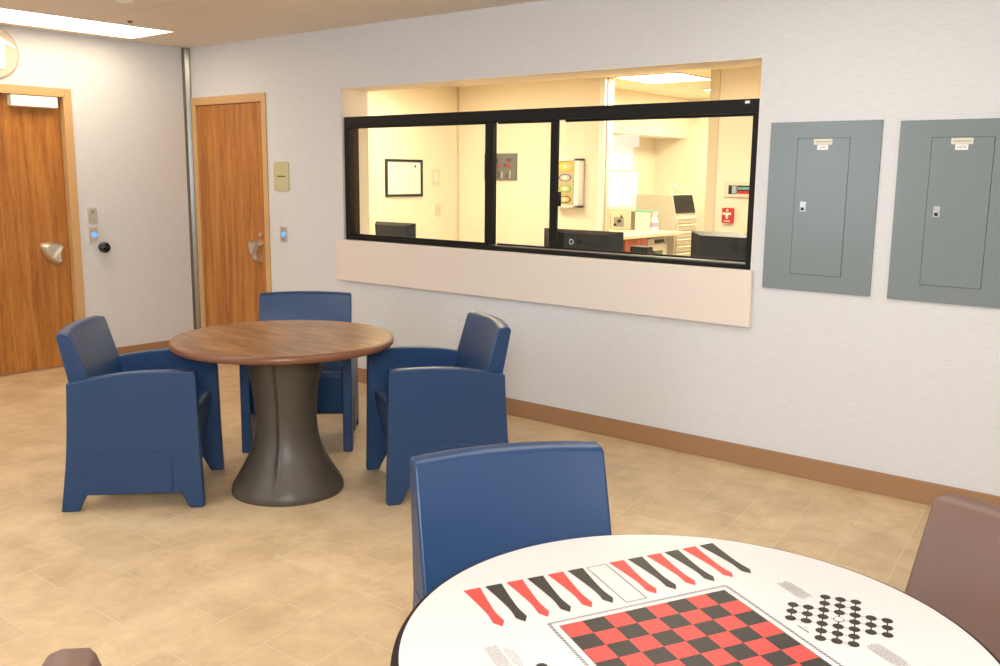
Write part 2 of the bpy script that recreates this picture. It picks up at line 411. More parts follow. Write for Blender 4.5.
# ------------------------------------------------------------------ fittings on the walls
def panel(x0, x1, z0, z1, dx0, dx1, dz0, dz1, lab, t1, t2):
    p = empty('electrical_panel', ((x0+x1)/2, 0, z0), lab, 'electrical panel', group='electrical panels on the wall')
    cx = (x0+x1)/2; L = lambda x, y, z: (x-cx, y, z-z0)
    c = MB(); g = .0018
    a, b2, e, h = dx0-g, dx1+g, dz0-g, dz1+g
    c.box(L(x0, -.012, z0), L(a, 0, z1), M_panel).box(L(b2, -.012, z0), L(x1, 0, z1), M_panel)
    c.box(L(a, -.012, z0), L(b2, 0, e), M_panel).box(L(a, -.012, h), L(b2, 0, z1), M_panel).box(L(a, -.002, e), L(b2, 0, h), M_gap)
    c.build('cover', p)
    d = MB(); d.box(L(dx0, -.0145, dz0), L(dx1, -.002, dz1), M_panel); d = d.build('door', p, bevel=.0015)
    lx, lz = dx0+.045, (dz0+dz1)/2+.002
    k = MB(); k.box(L(lx-.014, -.019, lz-.024), L(lx+.014, -.0145, lz+.024), M_steel).cyl(L(lx, -.022, lz+.01), .008, .006, 'y', M_steel, 16).box(L(lx-.008, -.024, lz-.018), L(lx+.006, -.019, lz-.004), M_blackp2)
    k.build('latch', d, bevel=.001)
    wx = (dx0+dx1)/2
    s = MB(); s.box(L(wx-.046, -.0155, dz1-.030), L(wx+.042, -.0145, dz1-.003), M_label)
    for i in range(7): s.box(L(wx-.036+i*.0105, -.0158, dz1-.019), L(wx-.036+i*.0105+.006, -.0155, dz1-.014), M_grey)
    s.build('name_label', d)
    s = MB(); s.box(L(wx-.028, -.0155, dz1-.054), L(wx+.024, -.0145, dz1-.031), M_white); s.build('number_label', d)
    tx = text(None, t1, .015, L(wx-.002, -.0158, dz1-.0425), (PI/2, 0, 0), M_ink, 'printed_number', d, ext=.0001)
    return p
panel(4.974, 5.500, .937, 1.742, 5.114, 5.360, 1.018, 1.664, 'grey steel electrical panel immediately right of the black window', 'LN2', '')
panel(5.579, 6.105, .935, 1.735, 5.717, 5.966, 1.012, 1.659, 'grey steel electrical panel cut off by the right edge of the photo', 'LNCR', '')

s = MB(); cx, cz = 1.171, 1.45
def rrect(w, h, r, n=5):
    p = []
    for (sx, sz, a0) in ((1, 1, 0), (-1, 1, PI/2), (-1, -1, PI), (1, -1, 3*PI/2)):
        for i in range(n+1):
            a = a0+PI/2*i/n; p.append((sx*(w/2-r)+r*math.cos(a), sz*(h/2-r)+r*math.sin(a)))
    return p
sg = empty('room_sign', (cx, 0, cz-.108), 'sage green room sign plate beside the narrow wooden door', 'sign')
MB().prism([(x, z+.108) for x, z in rrect(.176, .214, .02)], 'y', -.008, 0, M_sageD).build('sign_plate', sg, bevel=.001)
MB().prism([(x, z+.108) for x, z in rrect(.162, .200, .016)], 'y', -.0085, -.007, M_sage).build('sign_face', sg)
# one short dark line of lettering, too small to read
q = MB(); x = -.046
for wd in (.008, .006, .009, .007, .008, .010, .007, .009, .008):
    q.box((x, -.0092, .104), (x+wd, -.0085, .113), M_ink); x += wd+.0028
q.build('lettering', sg)

def reader(loc, rz, led, lab, w=.066, h=.114):
    e = empty('card_reader', loc, lab, 'card reader', rz=rz)
    MB().prism(rrect(w, h, .004), 'y', -.012, 0, M_steel2).build('plate', e, bevel=.001)
    q = MB()
    if led:
        q.cyl((.006, -.014, 0), .018, .008, 'y', M_led, 24); q.build('indicator', e, label='glowing blue round button')
    else:
        q.cyl((.0, -.014, .026), .013, .006, 'y', M_steel, 24); q.build('button', e)
    return e
reader((0, -.876, 1.145), PI/2, False, 'plain steel wall plate above the blue lit one beside the wide door')
reader((0, -.878, 1.0), PI/2, True, 'steel plate with glowing blue button beside the wide left door')
reader((1.181, 0, 1.02), 0, True, 'steel plate with glowing blue button below the green sign')
k = MB(); k.lathe([(.036, 0), (.038, .006), (.034, .010), (.034, .018), (.040, .026), (.041, .040), (.036, .052), (.022, .062), (.004, .065)], M_gloss, 40)
k = k.build('door_bumper', smooth=True, label='round glossy black bumper knob on the wall beside the blue lit plate', cat='bumper')
k.location = (0, -.806, .899); k.rotation_euler = (0, PI/2, 0)

# round wall emblem, cut by the picture edge
em = empty('wall_emblem', (0, -1.515, 2.272), 'round cream wall emblem with white letter T above the left door', 'emblem', rz=PI/2)
M_emb = mat('emblem_cream', (200, 186, 168), .5); M_emr = mat('emblem_rim', (180, 158, 140), .5)
e = MB(); e.cyl((0, -.006, 0), .180, .012, 'y', M_emr, 72); e.build('rim', em, bevel=.002)
e = MB(); e.cyl((0, -.009, 0), .170, .018, 'y', M_emb, 72); e.build('disc', em, bevel=.002)
e = MB(); N = 20
up = [(-.155+.31*i/N, .045+.070*math.cos((i/N-.5)*PI)) for i in range(N+1)]
dn = [(.155-.31*i/N, .035+.030*math.cos((i/N-.5)*PI)) for i in range(N+1)]
mid = [q for q in dn if q[0] > .075]; mid2 = [q for q in dn if q[0] < -.075]
e.prism(up+mid+[(.075, -.105), (-.075, -.105)]+mid2, 'y', -.026, -.018, M_white)
e.build('letter', em, label='white letter T')

# ------------------------------------------------------------------ ceiling fixtures of the day room
def troffer(x, y, lab, z=H, md=None, w=.61, l=1.22, grp='ceiling lights of the day room'):
    t = empty('ceiling_light', (x, y, z), lab, 'ceiling light', group=grp)
    q = MB(); q.box((-w/2, -l/2, -.006), (w/2, l/2, 0), md or M_trof); q.build('diffuser', t)
    q = MB(); a = .012
    q.box((-w/2-a, -l/2-a, -.010), (-w/2, l/2+a, 0), M_ceil).box((w/2, -l/2-a, -.010), (w/2+a, l/2+a, 0), M_ceil)
    q.box((-w/2, -l/2-a, -.010), (w/2, -l/2, 0), M_ceil).box((-w/2, l/2, -.010), (w/2, l/2+a, 0), M_ceil)
    q.build('frame', t)
    return t
troffer(.49, -1.2, 'long white ceiling light above the wide left door', md=M_trofW, w=.56, l=1.2)
for i, (x, y) in enumerate([(3.0, -2.7), (.525, -3.9), (3.2, -4.7), (5.3, -1.5), (7.9, -1.8)]):
    troffer(x, y, 'ceiling light of the day room outside the photo', md=M_trofW if x < 1 else None)
sp = empty('sprinkler_head', (.955, -1.03, H), 'small brassy sprinkler head beside the long ceiling light', 'sprinkler')
MB().cyl((0, 0, -.003), .034, .006, 'z', M_steel2, 24).build('escutcheon', sp)
MB().cyl((0, 0, -.011), .013, .014, 'z', mat('brass', (150, 104, 60), .35, 1), 16, r2=.020).build('nozzle', sp, bevel=.001)
sd = empty('smoke_detector', (1.72, -1.50, H), 'white round ceiling detector cut by the top picture edge', 'detector')
MB().cyl((0, 0, -.008), .062, .016, 'z', M_white, 40).build('base', sd, bevel=.003)
MB().cyl((0, 0, -.024), .042, .018, 'z', M_white, 40, r2=.050).build('cap', sd, bevel=.003)

# ------------------------------------------------------------------ chairs
def side_panel(sx, Mc, parent):
    """outer face at x = sx*.2925, thickness .05, faces +y"""
    top = []
    A = Vector((-.250, .575)); B = Vector((.275, .622))
    for i in range(13):
        t = i/12; p = A.lerp(B, t); p.y += .022*math.sin(PI*t)*(1-.15*t); top.append((p.x, p.y))
    front = [(.288, .616), (.291, .600), (.293, .45), (.297, .2), (.303, 0)]
    bottom = [(.243, 0), (.236, .012), (.205, .072), (-.198, .072), (-.226, .012), (-.232, 0)]
    back = [(-.304, 0), (-.290, .10), (-.276, .2), (-.266, .3), (-.259, .4), (-.253, .5)]
    pts = top+front+bottom+back
    m = MB()
    x0, x1 = (sx*.2425, sx*.2925)
    m.prism(pts, 'x', x0, x1, Mc)
    o = m.build('side_panel', parent, bevel=.007, seg=3, angle=50)
    # arched relief line moulded in the lower outer face
    q = MB(); rp = [(.170, .078), (-.190, .078), (-.178, .205)]
    for i in range(9): t = i/8; rp.append((-.178+.345*t, .232+.028*math.sin(PI*(.1+.8*t))+.016*t))
    rp.append((.176, .235))
    q.prism(rp, 'x', sx*.2925, sx*.2975, Mc)
    q.build('relief', o, bevel=.0022, seg=2, angle=50)
    return o

def make_chair(label, Mc, group, name='armchair'):
    c = empty(name, (0, 0, 0), label, 'chair', group=group)
    side_panel(-1, Mc, c); side_panel(1, Mc, c)
    # seat block with a front apron that slopes back towards the floor
    m = MB(); w = .2425
    m.prism([(.250, .425), (.262, .412), (.262, .385), (.225, .20), (.205, .185), (-.20, .20), (-.22, .36), (-.20, .375), (-.12, .382), (.05, .395), (.18, .415), (.225, .428)], 'x', -w, w, Mc)
    m.build('seat', c, bevel=.012, seg=3, angle=40)
    # backrest: bowed slab, leaning backwards
    m = MB(); W = .262; N = 14; k = m.slot(Mc)
    prof = [(-.115, .36), (-.162, .577), (-.219, .775), (-.226, .786), (-.262, .792), (-.282, .786), (-.286, .772), (-.2485, .577), (-.235, .36)]
    def xw(z): return W if z > .6 else (W if z > .585 else W)
    rings = []
    for i in range(N+1):
        t = -1+2*i/N; bow = .030*(1-t*t)
        rings.append([m.bm.verts.new((t*(W if z > .57 else .2425), y-bow*(.4 if z < .5 else 1)+.0, z+(.006*(1-t*t) if z > .7 else 0))) for y, z in prof])
    fs = []
    for a, b in zip(rings, rings[1:]):
        for j in range(len(prof)): fs.append(m.bm.faces.new([a[j], b[j], b[(j+1) % len(prof)], a[(j+1) % len(prof)]]))
    fs.append(m.bm.faces.new(rings[0])); fs.append(m.bm.faces.new(rings[-1][::-1]))
    bmesh.ops.recalc_face_normals(m.bm, faces=fs)
    for f_ in fs: f_.material_index = k
    m.build('backrest', c, bevel=.009, seg=3, angle=50)
    return c

def make_side_chair(label, Mc, group):
    c = empty('side_chair', (0, 0, 0), label, 'chair', group=group)
    for sx in (-1, 1):
        m = MB()
        pts = [(-.235, .44), (.22, .42), (.262, .415), (.270, .40), (.282, .2), (.300, 0), (.243, 0), (.236, .012), (.205, .072), (-.198, .072), (-.226, .012), (-.232, 0), (-.304, 0), (-.290, .10), (-.276, .2), (-.262, .3)]
        m.prism(pts, 'x', sx*.213, sx*.261, Mc)
        m.build('side_panel', c, bevel=.007, seg=3, angle=50)
    m = MB(); w = .2135
    m.prism([(.250, .425), (.262, .412), (.262, .385), (.225, .20), (.205, .185), (-.20, .20), (-.22, .36), (-.20, .375), (-.12, .382), (.05, .395), (.18, .415), (.225, .428)], 'x', -w, w, Mc)
    m.build('seat', c, bevel=.010, seg=3, angle=40)
    m = MB(); W = .259; N = 14; k = m.slot(Mc)
    prof = [(-.105, .40), (-.160, .577), (-.215, .752), (-.224, .764), (-.262, .770), (-.284, .764), (-.288, .750), (-.262, .577), (-.246, .40)]
    rings = []
    for i in range(N+1):
        t = -1+2*i/N; bow = .030*(1-t*t)
        rings.append([m.bm.verts.new((t*W, y-bow*(.4 if z < .5 else 1), z+(.006*(1-t*t) if z > .7 else 0))) for y, z in prof])
    fs = []
    for a, b in zip(rings, rings[1:]):
        for j in range(len(prof)): fs.append(m.bm.faces.new([a[j], b[j], b[(j+1) % len(prof)], a[(j+1) % len(prof)]]))
    fs.append(m.bm.faces.new(rings[0])); fs.append(m.bm.faces.new(rings[-1][::-1]))
    bmesh.ops.recalc_face_normals(m.bm, faces=fs)
    for f_ in fs: f_.material_index = k
    m.build('backrest', c, bevel=.009, seg=3, angle=50)
    return c

def copy_tree(o, parent=None):
    c = o.copy(); C.objects.link(c); c.parent = parent
    if parent: c.matrix_parent_inverse = o.matrix_parent_inverse.copy()
    for ch in o.children: copy_tree(ch, c)
    return c

def place(c, x, y, th, label=None):
    c.location = (x, y, 0); c.rotation_euler = (0, 0, th-PI/2)
    if label: c['label'] = label
GB = 'blue molded armchairs'
c0 = make_chair('blue molded armchair left of the wood topped table, seen from its side', M_blue, GB)
kids = lambda o: [x for x in C.objects if x.parent == o]
place(c0, 2.937, -2.202, .816)
c1 = copy_tree(c0); place(c1, 3.887, -1.226, 4.132, 'blue molded armchair right of the wood topped table, facing left')
c2 = copy_tree(c0); place(c2, 2.797, -1.162, 5.486, 'blue molded armchair behind the wood topped table, facing the camera')
c3 = make_side_chair('blue armless molded chair at the far side of the white game table', M_blue, None); place(c3, 5.629, -2.734, -.575)
GR = 'brown armless chairs at the game table'
b0 = make_side_chair('brown armless molded chair at the right of the white game table', M_brown, GR)
place(b0, 6.503, -2.545, math.radians(244))
b1 = copy_tree(b0); place(b1, 5.893, -3.715, math.radians(64), 'brown molded chair of which only a back corner shows at bottom left')

# ------------------------------------------------------------------ tables
def pedestal_mesh(m, a0):
    prof = [(.259, .0), (.2605, .012), (.258, .028), (.247, .052), (.224, .088), (.199, .132), (.174, .18), (.154, .235), (.144, .295), (.1405, .355), (.1415, .40), (.146, .45), (.155, .515), (.168, .58), (.184, .64), (.201, .695)]
    # smooth the profile with a finer interpolation
    pf = []
    for (r0, z0), (r1, z1) in zip(prof, prof[1:]):
        pf.append((r0, z0))
        if z1-z0 > .03: pf.append(((r0+r1)/2, (z0+z1)/2))
    pf.append(prof[-1])
    def rf(r_, a, z):
        d = 0
        for k in range(4):
            x = (a-a0-k*PI/2+PI) % (2*PI)-PI
            for off, amp, wd in ((-.035, .004, .018), (.035, .004, .018), (0, -.005, .02)):
                d += amp*.8*math.exp(-((x-off)/wd)**2)
        fade = min(1, max(0, (z-.05)/.06))
        return r_+d*fade
    m.lathe(pf, M_ped, 360, rf=rf)

def tabletop_rim(m, r0, zt, th, Me):
    m.lathe([(r0-.030, zt-th), (r0-.008, zt-th+.002), (r0-.001, zt-th*.75), (r0, zt-th*.5), (r0-.002, zt-th*.25), (r0-.006, zt-.0022), (r0-.012, zt-.0004), (r0-.020, zt-.0006)], Me, 160)

t1 = empty('round_table', (3.429, -1.771, 0), 'round walnut topped table with dark hourglass base among blue chairs', 'table')
m = MB(); pedestal_mesh(m, math.radians(-54)); m.build('pedestal', t1, smooth=True, angle=60)
m = MB(); tabletop_rim(m, .506, .732, .036, M_edge); m.build('edge_band', t1, smooth=True, angle=60, label='rounded brown edge')
m = MB(); m.cyl((0, 0, .731), .488, .0025, 'z', M_wal, 160); m.build('tabletop', t1)
m = MB(); m.cyl((0, 0, .6955+.0), .215, .001, 'z', M_steel, 48).cyl((0, 0, .6945), .222, .004, 'z', M_steel, 48); m.build('support_plate', t1)

t2 = empty('game_table', (6.241, -3.150, 0), 'round white table printed with red and black checkerboard', 'table')
R2 = .487
m = MB(); pedestal_mesh(m, math.radians(-54)); m.build('pedestal', t2, smooth=True, angle=60)
m = MB(); tabletop_rim(m, R2, .7305, .034, M_tedge); m.build('edge_band', t2, smooth=True, angle=60, label='thin dark edge')
m = MB(); m.cyl((0, 0, .6955), .222, .003, 'z', M_steel, 48); m.build('support_plate', t2)
m = MB(); m.cyl((0, 0, .7295), R2-.0135, .0025, 'z', M_twhite, 180)
ang = math.atan2(.899, .438)
e1 = Vector((math.cos(ang), math.sin(ang))); e2 = Vector((e1.y, -e1.x))
OFF = Vector((6.255-6.241, -3.15+3.150))
def P(a, b): a -= .06*(b+.16); q = OFF+e1*a+e2*b; return (q.x, q.y)
ZP = .7313
def quad(a0, b0, a1, b1, mm, z=ZP): m.flat([P(a0, b0), P(a1, b0), P(a1, b1), P(a0, b1)], z, mm)
def line(p, q, wd, mm, z=ZP):
    p = Vector(p); q = Vector(q); d = (q-p).normalized(); nn = Vector((-d.y, d.x))*wd/2
    m.flat([P(*(p+nn)), P(*(q+nn)), P(*(q-nn)), P(*(p-nn))], z, mm)
S = .0428; BC = .0135
for i in range(8):
    for j in range(8):
        quad(-4*S+i*S, BC-4*S+j*S, -4*S+(i+1)*S, BC-4*S+(j+1)*S, M_red if (i+j) % 2 == 0 else M_blk)
hb = 4*S+.0008
for p, q in (((-hb, BC-hb), (hb, BC-hb)), ((hb, BC-hb), (hb, BC+hb)), ((hb, BC+hb), (-hb, BC+hb)), ((-hb, BC+hb), (-hb, BC-hb))): line(p, q, .0012, M_ink)
# rope border of slanted dashes
hr = .1860; nd = 64
for i in range(nd):
    t = -hr+2*hr*(i+.5)/nd
    for sgn in (-1, 1):
        line((t-.0019, BC+sgn*hr-.0030), (t+.0019, BC+sgn*hr+.0030), .0021, M_blk)
        line((sgn*hr-.0030, BC+t-.0019), (sgn*hr+.0030, BC+t+.0019), .0021, M_blk)
# backgammon points on both long sides
def dagger(a, s, mm):
    bb = lambda v: BC+s*(v-BC)
    N = 10; L1 = []; L2 = []
    for i in range(N+1):
        t = i/N; b_ = -.348+.135*t
        hw = .0170*(1-t)**1.6+.0066*(1-(1-t)**1.6)+.0040*max(0, t-.75)/.25
        L1.append(P(a-hw-.004*t*s*0, bb(b_))); L2.append(P(a+hw, bb(b_)))
    m.flat(L1+[P(a, bb(-.1955))]+L2[::-1], ZP, mm)
for s in (1, -1):
    for i in range(6):
        dagger(-.263+i*.0433, s, M_red if i % 2 == 0 else M_blk)
        dagger(.0465+i*.0433, s, M_red if i % 2 == 0 else M_blk)
    ba, bb_ = (-.345, -.188) if s == 1 else (2*BC+.345, 2*BC+.188)
    for p, q in (((-.022, ba), (.021, ba)), ((.021, ba), (.021, bb_)), ((.021, bb_), (-.022, bb_)), ((-.022, bb_), (-.022, ba))): line(p, q, .0016, M_ink)
def disc(a, b, r_, mm, z=ZP, n=24): m.flat([P(a+r_*math.cos(2*PI*k/n), b+r_*math.sin(2*PI*k/n)) for k in range(n)], z, mm)
def solitaire(ca, cb):
    s = .02665; d1 = Vector((.7071, .7071))*s; d2 = Vector((-.7071, .7071))*s
    ok = lambda i, j: abs(i) <= 1 or abs(j) <= 1
    pt = lambda i, j: (ca+(d1*i+d2*j).x, cb+(d1*i+d2*j).y)
    for i in range(-3, 4):
        for j in range(-3, 4):
            if not ok(i, j): continue
            for (k, l_, mm, wd) in ((i+1, j, M_grey, .0016), (i, j+1, M_blk, .0024)):
                if k <= 3 and l_ <= 3 and ok(k, l_): line(pt(i, j), pt(k, l_), wd, mm, ZP-.0003)
            disc(*pt(i, j), .0096, M_blk)
            if i == 0 and j == 0: disc(*pt(i, j), .0082, M_twhite, ZP+.0003)
def para(a0, b0, rows, step, L_, mm=M_grey, hgt=.0013, seed=1):
    """a paragraph of print too small to read: words as short strokes along b"""
    rnd = random.Random(seed)
    for k in range(rows):
        b = b0+rnd.uniform(0, .006 if k not in (0, rows-1) else .016); e = b0+L_-rnd.uniform(0, .008 if k not in (0, rows-1) else .022)
        while b < e:
            w = min(rnd.uniform(.0025, .0075), e-b); quad(a0+k*step, b, a0+k*step+hgt, b+w, mm); b += w+.0013
solitaire(.2905, .0145)
para(.281, -.146, 10, .0029, .080, seed=3)
para(.265, .100, 10, .0029, .078, seed=5)
para(.2085, -.006, 1, .004, .044, M_blk, .0024, seed=9); para(.2150, .002, 1, .004, .030, M_grey, .0015, seed=10)
solitaire(-.291, .021)
para(-.318, -.146, 8, .0029, .075, seed=12); para(-.290, -.130, 4, .0042, .07, seed=13)
m.build('tabletop', t2, label='white top printed with board games')

# ------------------------------------------------------------------ staff station behind the window
HS, XA, YB = 2.335, .52, 2.7
JX0, JX1 = 2.225, 3.36          # doorway through the rear wall (posts included)
XB, YC = 1.35, 5.2
MB().box((XA-.1, T, 0), (XA, YB, HS), M_cream).build('wall_station_left', kind='structure')
w = MB(); w.box((XA-.1, YB, 0), (JX0-.015, YB+.12, HS), M_cream).box((JX1, YB, 0), (6.6, YB+.12, HS), M_cream)
w.build('wall_station_rear', kind='structure')
MB().box((XA-.1, T, HS), (6.6, 5.4, HS+.1), M_cream).build('ceiling_station', kind='structure')
MB().box((6.5, T, 0), (6.6, 5.4, HS), M_cream).build('wall_station_right', kind='structure')
MB().box((XB-.1, YB+.12, 0), (XB, YC, HS), M_cream).build('wall_alcove_left', kind='structure')
MB().box((XB-.1, YC, 0), (6.5, YC+.1, HS), M_cream).build('wall_alcove_rear', kind='structure')
M_post = mat('white_door_post', (246, 242, 232), .5); M_post2 = mat('beige_door_post', (216, 202, 176), .5)
MB().box((JX0-.015, YB-.012, 0), (JX0+.04, YB+.13, HS), M_post).box((JX0+.04, YB+.02, 0), (JX0+.055, YB+.10, HS), M_post2).build('trim_2', kind='structure')
MB().box((3.275, YB-.012, 0), (3.36, YB+.13, HS), M_post2).build('trim_3', kind='structure')
MB().box((XA, YB-.014, 0), (XA+.022, YB, HS), M_post2).build('trim_4', kind='structure')
MB().box((XB, YB+.12, 1.905), (1.75, YC, HS), M_cream).build('soffit', kind='structure')
troffer(2.66, 3.02, 'square ceiling light seen through the doorway behind the station', HS, M_trofS, .61, .61, 'ceiling lights of the staff station')
troffer(2.75, 4.5, 'second ceiling light deeper in the alcove behind the station', HS, M_trofS, .61, .61, 'ceiling lights of the staff station')
for x, y in ((1.45, 1.3), (4.0, 1.3)):
    troffer(x, y, 'ceiling light of the staff station above the black window, outside the photo', HS, M_trofD, .61, .61, 'ceiling lights of the staff station')

# calendar frame on the left station wall (faces +x)
e = empty('framed_calendar', (XA, 1.93, 1.265), 'black framed white schedule chart on the station left wall', 'picture frame', rz=PI/2)
q = MB(); w, h, a = .49, .347, .022
q.box((-w/2, -.02, 0), (-w/2+a, 0, h), M_black).box((w/2-a, -.02, 0), (w/2, 0, h), M_black).box((-w/2+a, -.02, 0), (w/2-a, 0, a), M_black).box((-w/2+a, -.02, h-a), (w/2-a, 0, h), M_black)
q.build('frame', e, bevel=.002)
q = MB(); M_sheet = mat('chart_paper', (242, 236, 232), .6)
q.box((-w/2+a, -.008, a), (w/2-a, 0, h-a), M_sheet)
for i in range(6): q.box((-.17+i*.062, -.0085, .045), (-.169+i*.062, -.008, .262), M_grey)
for i in range(8): q.box((-.17, -.0085, .045+i*.031), (.141, -.008, .0458+i*.031), M_grey)
q.box((-.18, -.0085, .275), (-.05, -.008, .280), M_grey).cyl((.15, -.0085, .285), .012, .001, 'y', M_blackp2, 20)
q.build('chart', e)
e = empty('thermostat', (XA, 2.362, 1.383), 'small cream wall thermostat right of the framed chart', 'thermostat', rz=PI/2)
MB().box((-.045, -.03, 0), (.045, 0, .135), M_cabl).build('case', e, bevel=.004); MB().box((-.035, -.034, .03), (-.005, -.03, .11), M_white).build('cover', e)
e = empty('light_switch', (XA, 2.405, 1.067), 'cream switch plate below the thermostat', 'switch', rz=PI/2)
MB().box((-.036, -.008, 0), (.036, 0, .115), M_cabl).build('plate', e, bevel=.002); MB().box((-.014, -.014, .03), (.014, -.008, .085), M_post2).build('rocker', e, bevel=.002)

# picture on the rear wall: plain abstract stand-in
e = empty('wall_picture', (1.085, YB, 1.427), 'small grey and red picture hanging behind the centre pane', 'picture')
M_art = mat('picture_grey', (104, 104, 96), .6); M_artr = mat('picture_red', (150, 52, 44), .6); M_artw = mat('picture_pale', (214, 204, 190), .6); M_artd = mat('picture_dark', (60, 56, 54), .6)
MB().box((-.20, -.018, 0), (.20, 0, .255), M_art).build('canvas', e, bevel=.002)
q = MB(); rnd = random.Random(4)
for i in range(9):
    x = rnd.uniform(-.17, .11); z = rnd.uniform(.11, .19); q.box((x, -.0190-.0001*i, z), (x+rnd.uniform(.03, .07), -.018, z+rnd.uniform(.02, .05)), (M_artr, M_artr, M_artd)[i % 3])
for i in range(7):
    x = -.18+i*.05; q.box((x, -.0188, .02), (x+rnd.uniform(.008, .028), -.018, rnd.uniform(.06, .12)), (M_artw, M_artd)[i % 2])
q.box((-.19, -.0189, .15), (-.14, -.018, .23), M_artw)
q.build('painted_shapes', e)

# glove box holder with four boxes
e = empty('glove_box_holder', (1.922, YB, 1.19), 'white wall rack holding a column of glove boxes', 'holder')
q = MB(); w2, h2, dp, th = .137, .44, .10, .02
q.box((-w2, -dp, 0), (-w2+.03, 0, h2), M_white).box((w2-.045, -dp, 0), (w2, 0, h2), M_white).box((-w2, -dp, 0), (w2, 0, .022), M_white).box((-w2, -dp, h2-.022), (w2, 0, h2), M_white).box((-w2, -.01, 0), (w2, 0, h2), M_white)
q.build('rack', e, bevel=.002)
cols = [((216, 178, 84), (236, 200, 110), 'topmost'), ((196, 176, 130), (98, 104, 160), 'second from top'), ((190, 180, 120), (120, 170, 110), 'third from top'), ((200, 176, 120), (110, 90, 50), 'lowest')]
names = ['yellow glove box, topmost in the white wall rack', 'tan glove box with blue oval, second in the rack', 'tan glove box with green oval, third in the rack', 'tan glove box with dark oval, lowest in the rack']
for i, (c_, o_, _) in enumerate(cols):
    z = 1.19+.44-.024-(i+1)*.098
    g_ = empty('glove_box', (1.9145, YB-.012, z), names[i], 'glove box', group='glove boxes in the white rack')
    Mx = mat('glove_card_%d' % i, c_, .5); My = mat('glove_oval_%d' % i, o_, .5); Mz = mat('glove_tint_%d' % i, tuple(min(255, v+22) for v in c_), .5)
    MB().box((-.098, -.082, 0), (.091, 0, .096), Mx).build('carton', g_, bevel=.002)
    q = MB(); n = 24
    for rr, mm, y in ((1, My, -.0825), (.72, Mz, -.083), (.3, M_white, -.0835)):
        q.prism([(-.003+.072*rr*math.cos(2*PI*k/n), .048+.034*rr*math.sin(2*PI*k/n)) for k in range(n)], 'y', y, -.082, mm)
    q.build('oval_opening', g_)

# fire alarm pull and annunciator
e = empty('fire_alarm_pull', (3.49, YB, 1.109), 'red fire alarm pull station on the wall behind the right pane', 'fire alarm')
MB().box((-.048, -.035, 0), (.048, 0, .122), M_alarm).build('body', e, bevel=.004)
MB().box((-.036, -.042, .066), (.036, -.035, .084), M_white).box((-.010, -.042, .034), (.010, -.035, .066), M_white).build('pull_bar', e, bevel=.001, label='white T shaped pull')
q = MB(); q.box((-.026, -.0355, .012), (.026, -.035, .02), M_white); q.build('lettering', e)
q = MB(); q.prism([(-.012, .096), (.012, .096), (0, .116)], 'y', -.0356, -.035, M_white); q.build('arrow_mark', e)
e = empty('annunciator_panel', (3.60, YB, 1.318), 'cream control panel with red and teal display above the fire alarm', 'control panel')
MB().box((-.155, -.02, 0), (.155, 0, .125), M_cabl).build('housing', e, bevel=.003)
M_teal = mat('teal_display', (110, 170, 165), .3)
q = MB(); q.box((-.115, -.022, .025), (-.045, -.02, .095), M_blackp2).box((-.085, -.023, .03), (-.05, -.02, .09), mat('pale_blue_key', (160, 190, 205), .4)).box((-.04, -.022, .03), (.115, -.02, .095), M_blackp2)
q.box((-.035, -.0235, .062), (.11, -.022, .082), M_teal).box((-.035, -.0235, .028), (.09, -.022, .052), M_alarm); q.build('display', e)

# desk that carries the monitors
dk = empty('station_desk', (3.3, .28, 0), 'long cream desk under the window inside the station', 'desk')
MB().box((-1.9, 0, .72), (1.9, .75, .76), M_counter).build('worktop', dk, bevel=.003)
for x in (-1.88, -.5, .6, 1.85): MB().box((x, .02, 0), (x+.03, .72, .72), M_cabl).build('side_support', dk)

def monitor(x, y, rz, ztop, w, h, lab, logo=0, dx=0):
    e = empty('monitor', (x, y, .76), lab, 'monitor', rz=rz, group='computer monitors on the station desk')
    zt = ztop-.76; zb = zt-h
    # back (towards the window, -y): housing narrowing to a raised centre
    q = MB(); k = q.slot(M_blackp); k2 = q.slot(M_blackp2)
    A = [(-w/2, .0, zb), (w/2, .0, zb), (w/2, .0, zt), (-w/2, .0, zt)]
    ins = .11 if w > .45 else .05
    B = [(-w/2+ins, -.045, zb+.055), (w/2-ins, -.045, zb+.055), (w/2-ins*.72, -.045, zt-.02), (-w/2+ins*.72, -.045, zt-.02)]
    va = [q.bm.verts.new(p) for p in A]; vb = [q.bm.verts.new(p) for p in B]
    for i in range(4):
        q.bm.faces.new([va[i], va[(i+1) % 4], vb[(i+1) % 4], vb[i]]).material_index = k
    q.bm.faces.new(vb).material_index = k2
    q.box((-w/2, 0, zb), (w/2, .02, zt), M_blackp)
    q.build('housing', e)
    q = MB(); q.box((-w/2+.015, .02, zb+.015), (w/2-.015, .022, zt-.015), M_gloss); q.build('screen', e)
    q = MB(); q.box((-.03, -.03, 0.01), (.03, -.005, zb+.12), M_blackp); q.build('stand', e)
    q = MB(); q.box((-.12, -.09, 0), (.12, .1, .012), M_blackp); q.build('stand_foot', e, bevel=.003)
    if logo:
        text(None, 'D', .05, (dx-.062, -.046, zt-.075), (PI/2, 0, 0), M_white if logo == 1 else M_gloss, 'logo_letter', e)  # white on the lettered monitor is a highlight painted into this letter's colour
        text(None, 'ELL', .05, (dx+.012, -.046, zt-.075), (PI/2, 0, 0), M_gloss, 'logo_letters', e)
    return e
monitor(1.89, .46, .0, 1.122, .40, .24, 'small black monitor behind the left pane', False)
monitor(3.563, .46, 0, 1.14, .59, .33, 'black monitor with brand lettering on its back, behind the centre mullion', 1, .015)
monitor(4.595, .46, 0, 1.170, .54, .34, 'black monitor at the right end behind the window', 2, .09)
e = empty('desk_phone', (3.925, .60, .76), 'black desk phone beside the lettered monitor', 'phone')
